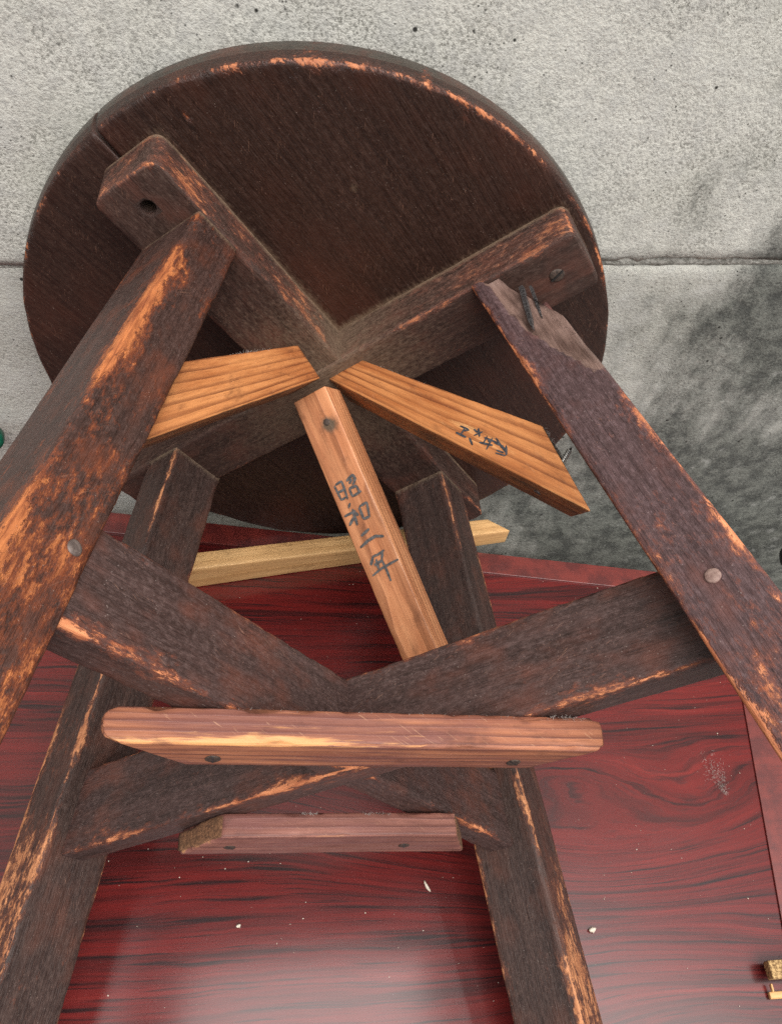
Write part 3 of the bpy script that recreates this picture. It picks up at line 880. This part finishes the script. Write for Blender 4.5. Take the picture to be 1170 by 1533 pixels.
def br3(i, j, k):
    # axis1: back -> face with the writing
    P = p0 - bn * (0 if j else .016)
    if i:
        t = (z1 - P.z) / bd_.z
        P = P + bd_ * t
    elif not j:
        P = P + bd_ * .002
    return (.010 if k else -.010, P.y, P.z)
brace3 = wood_box('brace', M['brace_p'], box_corners(br3), stool, wear={(0, 1, 1): (.7, .0018)}, r=.0008, steps=(.003, .0018, .0018), rough_edge=.6,
         shape_fn=lambda p, q, L: [q[0], q[1], q[2] + (.0022 if (p[2] < 1e-6 and abs(p[0] - .0135) < .0016) else 0)],
         dust_shade_fn=lambda P, p, L: 1.1 * math.exp(-((P - Vector((.0035, .0078, .0535))).length / .0042) ** 1.5) if p[1] > L[1] - .001 else 0,
         label='pale brace with four brushed characters')

# --- ink
INK3 = [[[(-0.00686, -0.01048, 0.07605), (-0.00655, -0.01307, 0.07926), (-0.00638, -0.01561, 0.08241)], [(-0.00621, -0.01042, 0.07598), (-0.00219, -0.01006, 0.07554)], [(-0.00213, -0.00998, 0.07543), (-0.00232, -0.01236, 0.07837), (-0.0029, -0.0161, 0.083)], [(-0.00644, -0.01293, 0.07908), (-0.00253, -0.01287, 0.07901)], [(-0.00632, -0.01553, 0.0823), (-0.00337, -0.01531, 0.08203)], [(0.0002, -0.01081, 0.07646), (0.00489, -0.00965, 0.07503)], [(0.00493, -0.0096, 0.07496), (0.00513, -0.0112, 0.07695), (0.00335, -0.01264, 0.07873)], [(0.00335, -0.01264, 0.07873), (0.00291, -0.01213, 0.07809)], [(0.0028, -0.01025, 0.07576), (0.00271, -0.01115, 0.07688), (0.00116, -0.01196, 0.07788)], [(0.00018, -0.01319, 0.0794), (0.00013, -0.01599, 0.08288)], [(0.00013, -0.01324, 0.07947), (0.00442, -0.01339, 0.07966)], [(0.00442, -0.01339, 0.07966), (0.00452, -0.0156, 0.08239)], [(0.0001, -0.01602, 0.08291), (0.00573, -0.01552, 0.0823)]],
        [[(-0.00251, -0.01746, 0.08469), (-0.00444, -0.01878, 0.08633)], [(-0.00841, -0.02066, 0.08865), (-0.00132, -0.02042, 0.08836)], [(-0.00262, -0.01949, 0.0872), (-0.00356, -0.02482, 0.0938)], [(-0.00326, -0.02191, 0.0902), (-0.00773, -0.02393, 0.0927)], [(-0.00208, -0.02089, 0.08893), (-0.00085, -0.02213, 0.09048)], [(0.00117, -0.01991, 0.08772), (0.00092, -0.0239, 0.09267)], [(0.00127, -0.01977, 0.08755), (0.00605, -0.01936, 0.08705)], [(0.00609, -0.01931, 0.08698), (0.00444, -0.02362, 0.09232)], [(0.00092, -0.0239, 0.09267), (0.00492, -0.02374, 0.09247)]],
        [[(-0.00403, -0.02841, 0.09825), (0.00169, -0.0273, 0.09688)], [(-0.00703, -0.03164, 0.10225), (-0.00144, -0.03057, 0.10093), (0.00317, -0.03021, 0.10047), (0.00738, -0.03126, 0.10178)]],
        [[(-0.00226, -0.03572, 0.1073), (-0.00536, -0.03801, 0.11013)], [(-0.00295, -0.03571, 0.10729), (0.00046, -0.03579, 0.10738), (0.00459, -0.03525, 0.10672)], [(0.00336, -0.03544, 0.10696), (0.00142, -0.0376, 0.10963)], [(-0.00354, -0.03844, 0.11067), (0.0019, -0.03788, 0.10997)], [(-0.00137, -0.03686, 0.10871), (-0.00222, -0.04001, 0.11262)], [(-0.00682, -0.04129, 0.11421), (-0.00114, -0.04027, 0.11293), (0.00492, -0.03982, 0.11237), (0.00963, -0.03958, 0.11208)], [(0.00127, -0.03749, 0.1095), (0.00158, -0.04125, 0.11414), (0.0014, -0.04497, 0.11876)]]]
INK2 = [[[(0.07326, 0.01, 0.09706), (0.07684, 0.01, 0.10131)], [(0.07086, 0.01, 0.09958), (0.07506, 0.01, 0.10497)], [(0.07559, 0.01, 0.09927), (0.07266, 0.01, 0.1023)], [(0.07372, 0.01, 0.10037), (0.07707, 0.01, 0.10182)]],
        [[(0.07913, 0.01, 0.10244), (0.08051, 0.01, 0.10529)], [(0.08117, 0.01, 0.10306), (0.081, 0.01, 0.10796)], [(0.08282, 0.01, 0.10605), (0.0786, 0.01, 0.10586)], [(0.07645, 0.01, 0.10594), (0.07726, 0.01, 0.11061)]],
        [[(0.08041, 0.01, 0.11073), (0.08586, 0.01, 0.11557)], [(0.08288, 0.01, 0.10939), (0.08822, 0.01, 0.11546)], [(0.08435, 0.01, 0.1095), (0.08212, 0.01, 0.11223)], [(0.08639, 0.01, 0.11156), (0.08281, 0.01, 0.1162)], [(0.08427, 0.01, 0.11181), (0.0853, 0.01, 0.11365)]],
        [[(0.08784, 0.01, 0.11256), (0.09071, 0.01, 0.12229)], [(0.08664, 0.01, 0.1144), (0.09029, 0.01, 0.11856)], [(0.09143, 0.01, 0.11867), (0.09068, 0.01, 0.12366)], [(0.08629, 0.01, 0.11988), (0.09023, 0.01, 0.12376)], [(0.08699, 0.01, 0.11877), (0.08973, 0.01, 0.12175)], [(0.08897, 0.01, 0.11783), (0.09119, 0.01, 0.12081)]]]
random.seed(4)
def ink_char(strokes, nrm, parent, mat, width, lift):
    nrm = Vector(nrm).normalized()
    vs = []; fs = []
    for si, st in enumerate(strokes):
        pts = [Vector(p) for p in st]
        # resample
        fine = []
        for a, b in zip(pts, pts[1:]):
            k = max(3, int((b - a).length / .0006))
            for q in range(k): fine.append(a.lerp(b, q / k))
        fine.append(pts[-1])
        m = len(fine)
        base = len(vs)
        w0 = width * random.uniform(.85, 1.15)
        for i, p in enumerate(fine):
            t = (fine[min(i + 1, m - 1)] - fine[max(0, i - 1)]).normalized()
            s = t.cross(nrm)
            u = i / (m - 1)
            w = w0 * (.75 + .35 * math.sin(u * 3.1) + .18 * nz(p, 900, si)) * (.7 if i in (0, m - 1) else 1)
            l = nrm * (lift + si * 2.5e-6)
            vs += [p + s * w + l, p - s * w + l]
        for i in range(m - 1):
            a = base + 2 * i
            fs.append((a, a + 1, a + 3, a + 2))
    return finish('ink_character', vs, fs, mat, parent)
for st in INK3:
    ink_char(st, bn, brace3, M['ink'], .00066, .00042)
for st in INK2:
    ink_char(st, (0, 1, 0), brace2, M['ink_b'], .00040, .00042)

# --- metal and plugs
def flat_nail(a, b, w, t, nrm, parent):
    a, b = Vector(a), Vector(b); d = (b - a).normalized(); nrm = Vector(nrm).normalized(); s = d.cross(nrm).normalized()
    vs = []; fs = []
    L_ = (b - a).length
    for (f, kw, off) in ((0, 1, 0), (.05, 1.05, 0), (.5, .95, 0), (.82, .85, 0), (1, .12, -.0005)):
        c = a + d * L_ * f + nrm * off
        for (i, j) in ((1, 1), (-1, 1), (-1, -1), (1, -1)):
            vs.append(c + s * w * kw * i * (.8 if j > 0 else 1) + nrm * t * j)
    for q in range(4):
        for k in range(4):
            fs.append((q * 4 + k, q * 4 + (k + 1) % 4, (q + 1) * 4 + (k + 1) % 4, (q + 1) * 4 + k))
    fs.append((3, 2, 1, 0)); fs.append((16, 17, 18, 19))
    return finish('cut_nail', vs, fs, M['nail'], parent, smooth=False)
flat_nail((.1146, .0106, .0330), (.1152, .0138, .0660), .0012, .0010, (-.05, 1, .0), stool)
flat_nail((.1186, .0098, .0350), (.1200, .0116, .0600), .0007, .0008, (-.05, 1, .0), stool)

def screw_head(at, nrm, rad, parent, mat, ang=.6, name='screw_head', k=1.0):
    o = lathe(name, [(rad * .9, -.0006), (rad, 0.0001 * k), (rad * .97, .0005 * k), (rad * .75, .0008 * k), (rad * .3, .00095 * k)], mat, parent, at, nrm, 22, .05)
    q = Vector(nrm).normalized().to_track_quat('Z', 'Y')
    d = q @ Vector((math.cos(ang), math.sin(ang), 0)); s = q @ Vector((-math.sin(ang), math.cos(ang), 0)); nn_ = Vector(nrm).normalized()
    vs = []
    for h in (-.0002, .00125 * k):
        for (i, j) in ((1, 1), (-1, 1), (-1, -1), (1, -1)):
            vs.append(Vector(at) + d * rad * .98 * i + s * rad * .13 * j + nn_ * h)
    fs = [(0, 1, 2, 3), (7, 6, 5, 4), (0, 4, 5, 1), (1, 5, 6, 2), (2, 6, 7, 3), (3, 7, 4, 0)]
    finish('slot', vs, fs, M['rubber'] if mat is M['rust'] else M['rust'], o, smooth=False)
    return o
screw_head((.1297, -.0005, hb - .0002), (0, 0, 1), .0036, b2, M['rust'], .35)
# screw left in the sawn end of the loose brace
def thread_screw(a, b, rad, parent):
    a, b = Vector(a), Vector(b); d = b - a; L_ = d.length
    prof = [(rad * .6, 0)]
    k = 9
    for i in range(k):
        h = L_ * (.05 + .82 * i / k); s = 1 - .25 * i / k
        prof += [(rad * .62 * s, h), (rad * 1.05 * s, h + L_ * .035), (rad * .62 * s, h + L_ * .07)]
    prof.append((rad * .08, L_))
    return lathe('screw', prof, M['steel'], parent, a, d, 12)
thread_screw((.1085, .004, .1345), (.1152, .0042, .1283), .0014, brace2)
# steel seen in the pocket on the brace's inner face
fdir = Vector((.1168 - .0052, 0, .1653 - .0234)).normalized(); fnrm = Vector((-fdir.z, 0, fdir.x))
pp = Vector((.0052, 0, .0234)) + fdir * .148
screw_head(pp + Vector((0, .001, 0)) + fnrm * -.0002, fnrm, .0015, brace2, M['nail'], 1.2, k=.5)
# nail in the written brace, with a bruise round it
lathe('nail_head', [(.0016, -.0005), (.0018, .0001), (.0016, .0003), (.0009, .0004)], M['rust'], brace3, Vector((.00284, .00869, .05231)) + bn * .0001, bn, 18, .08)
# plugs
pb = legpt('B', 0, 1, .2094); lathe('wood_plug', [(.0025, -.001), (.0025, .0001), (.0022, .00035), (.001, .0004)], M['plug'], legB, (.1481, pb[1] + .0001, .2094), (0, 1, 0), 22, .05)
lathe('wood_plug', [(.0024, -.001), (.0024, .0001), (.002, .0004), (.001, .0005)], M['plug_d'], legA, (legpt('A', 0, 1, .2061)[0] + .0001, .1389, .2061), (1, 0, 0), 22, .08)
# screw heads in the slats, on the foot side
for (r_, u, par, zz) in ((-.050, .0475, slat1, zt), (.0475, .0475, slat1, zt), (-.0385, -.052, slat2, zt2), (.034, -.052, slat2, zt2)):
    screw_head(Vector(ruz(r_, u, zz + .0001)), (0, 0, 1), .0024, par, M['rust'], random.uniform(0, 3), k=.25)

# lint and splinters caught on the rough arrises
random.seed(11)
lv = []; lf = []
def lint_line(a, b, nrm, cnt, ln=.004, rad=.00004):
    a, b, nrm = Vector(a), Vector(b), Vector(nrm).normalized()
    ln *= .38; rad = min(rad, .00004)
    for _ in range(cnt):
        p = a.lerp(b, random.random()) + nrm * .0001
        d = (nrm * random.uniform(.15, 1) + Vector((random.uniform(-1, 1), random.uniform(-1, 1), random.uniform(-1, 1))) * .9).normalized()
        l = ln * random.uniform(.25, 1)
        c = Vector((random.uniform(-1, 1), random.uniform(-1, 1), random.uniform(-1, 1))) * l * .35
        tube_into(lv, lf, [p, p + d * l * .5 + c, p + d * l], [rad, rad, rad * .5], 3)
U = Vector((cs, cs, 0))
lint_line(ruz(-.07, .0594, z2 + .001), ruz(.07, .0594, z2 + .001), U, 34, .0030)
lint_line(ruz(.058, .0594, z2 + .001), ruz(.070, .0594, z2 + .001), U, 60, .0042)
lint_line(ruz(-.012, -.0383, z2 + .001), ruz(-.004, -.0383, z2 + .001), U, 50, .0042)
lint_line(ruz(.014, -.0383, z2 + .001), ruz(.026, -.0383, z2 + .001), U, 50, .004)
lint_line((.035, .010, .033), (.06, .010, .062), (.3, 1, -.3), 16, .0028)
lint_line((.008, .06, .0495), (.008, .085, .077), (1, .3, -.4), 40, .0034)
lint_line((.1073, .008, .1164), (.111, .008, .134), (1, .3, 0), 60, .005)
lint = finish('lint', lv, lf, M['lint'], stool)
lint['kind'] = 'stuff'

# ------------------------------------------------------------------ loose things on the table
# pine offcut lying behind the legs
def stick():
    o = empty('wood_offcut', Matrix.Translation((.02, -.028, 0)))
    tag(o, 'pale pine offcut lying on the table behind the lower legs', 'wood stick')
    a = Vector((-.096, -.0520)); b = Vector((.1375, -.0073))
    d = (b - a).normalized(); pnl = Vector((-d.y, d.x))
    def f(i, j, k):
        base = b if i else a
        dep = .0125
        q = base + (pnl * dep if j else Vector((0, 0)))
        if i and j: q -= d * .013
        h = (.0145 if i else .0225) if k else 0.0004
        return (q.x - .02, q.y + .028, h)
    return wood_box('stick', M['pine'], box_corners(f), o, r=.0006, steps=(.006, .003, .003), bow=.0001, rough_edge=.4)
stick()

random.seed(7)
def chip(at, L_, w, h, ang, label):
    vs = []; fs = []
    k = 7
    for i in range(k):
        u = i / (k - 1) - .5
        ww = w * (1 - (2 * u) ** 2 * .75) * random.uniform(.75, 1.15)
        bend = (u * u) * L_ * .25
        for s in range(6):
            a = 2 * math.pi * s / 6
            vs.append((u * L_, bend + math.cos(a) * ww * random.uniform(.8, 1.2), h * .6 + math.sin(a) * h * .55 * random.uniform(.8, 1.1)))
    for i in range(k - 1):
        for s in range(6):
            t = (s + 1) % 6
            fs.append((i * 6 + s, i * 6 + t, (i + 1) * 6 + t, (i + 1) * 6 + s))
    fs.append(tuple(range(6))); fs.append(tuple(range((k - 1) * 6, k * 6)))
    o = finish('wood_chip', vs, fs, M['crumb'])
    o.location = (at[0], at[1], .0002); o.rotation_euler = (0, 0, ang)
    return tag(o, label, 'wood chip', group='wood chips on the table')
chip((.0578, -.2345), .0062, .0009, .0016, -1.1, 'curved pale wood chip on the table below the shorter slat')
chip((-.0406, -.2491), .0022, .0010, .0016, .3, 'small round crumb on the red table between the lower legs')
chip((.1451, -.2595), .0040, .0013, .0018, .2, 'crumbly pale chip on the table right of the lower right leg')

# fine debris
dv_ = []; df = []
random.seed(3)
for _ in range(260):
    x = random.uniform(-.15, .27); y = random.uniform(-.31, -.03)
    s = random.choice((.00012, .00015, .0002, .0002, .00025, .00035))
    b_ = len(dv_)
    for (i, j, k) in ((1, 0, 0), (0, 1, 0), (-1, 0, 0), (0, -1, 0), (0, 0, 1), (0, 0, -1)):
        dv_.append((x + s * i * random.uniform(.6, 1.6), y + s * j * random.uniform(.6, 1.6), .0003 + s * .6 + s * k * .7))
    for q in ((0, 1, 4), (1, 2, 4), (2, 3, 4), (3, 0, 4), (1, 0, 5), (2, 1, 5), (3, 2, 5), (0, 3, 5)):
        df.append(tuple(b_ + t for t in q))
tag(finish('sawdust', dv_, df, M['crumb'], smooth=False), 'fine pale dust grains scattered over the red table top', 'dust', kind='stuff')

# tuft of dust fibres on the right of the table
tv = []; tf = []
random.seed(21)
for _ in range(260):
    t = random.random() ** 1.4
    c = Vector((.2425, -.1725, .0008)).lerp(Vector((.2458, -.1905, .0006)), t)
    sp = .0035 * (1 - t) + .0005
    p = c + Vector((random.gauss(0, sp), random.gauss(0, sp), abs(random.gauss(0, .0005))))
    a = random.uniform(0, 6.28)
    d = Vector((math.cos(a), math.sin(a), random.uniform(-.02, .1))) * random.uniform(.0005, .0022)
    p2 = p + d; p2.z = max(.0003, p2.z)
    pm = (p + p2) / 2 + Vector((random.uniform(-1, 1), random.uniform(-1, 1), .4)) * .0006
    tube_into(tv, tf, [p, pm, p2], [.00004] * 3, 3)
tag(finish('dust_tuft', tv, tf, M['lint']), 'wisp of grey dust fibres on the table near its right border', 'dust')

# broken brown fragment at the right edge
fr = empty('wood_fragment', Matrix.Translation((.245, -.29, 0)))
tag(fr, 'broken fibrous brown piece of wood at the lower right edge of the table', 'wood fragment')
def frag_box(name, x0, x1, y0, y1, h0, h1, mat, sd_):
    def f(i, j, k):
        return ((x1 if i else x0) - .245, (y1 if j else y0) + .29, h1 if k else h0)
    return wood_box(name, mat, box_corners(f), fr, r=.0006, steps=(.0015, .001, .001), bow=.0012, rough_edge=1.2)
frag_box('block', .2345, .262, -.2885, -.2800, .0045, .0105, M['frag'], 1)
frag_box('splinter', .2340, .262, -.2958, -.2925, .0004, .0030, M['pine'], 2)
frag_box('splinter', .2350, .2362, -.2925, -.2885, .002, .0045, M['pine'], 3)

# dark object beyond the table on the right, green one on the left
kb = lathe('black_knob', [(.004, 0), (.012, .001), (.0155, .006), (.0165, .013), (.0155, .02), (.011, .026), (.004, .028)], M['rubber'], None, (.3665, -.002, -.004), (.35, -.9, .2), 28, .05)
tag(kb, 'black rounded rubber knob at the right edge in front of the wall', 'knob')
kv = lathe('green_cap', [(.004, 0), (.006, .001), (.0065, .006), (.006, .011), (.003, .012)], M['green'], None, (-.1975, .016, .070), (.2, -.9, .4), 20, .03)
tag(kv, 'dark green plastic cap at the left edge beside the worn leg', 'cap')
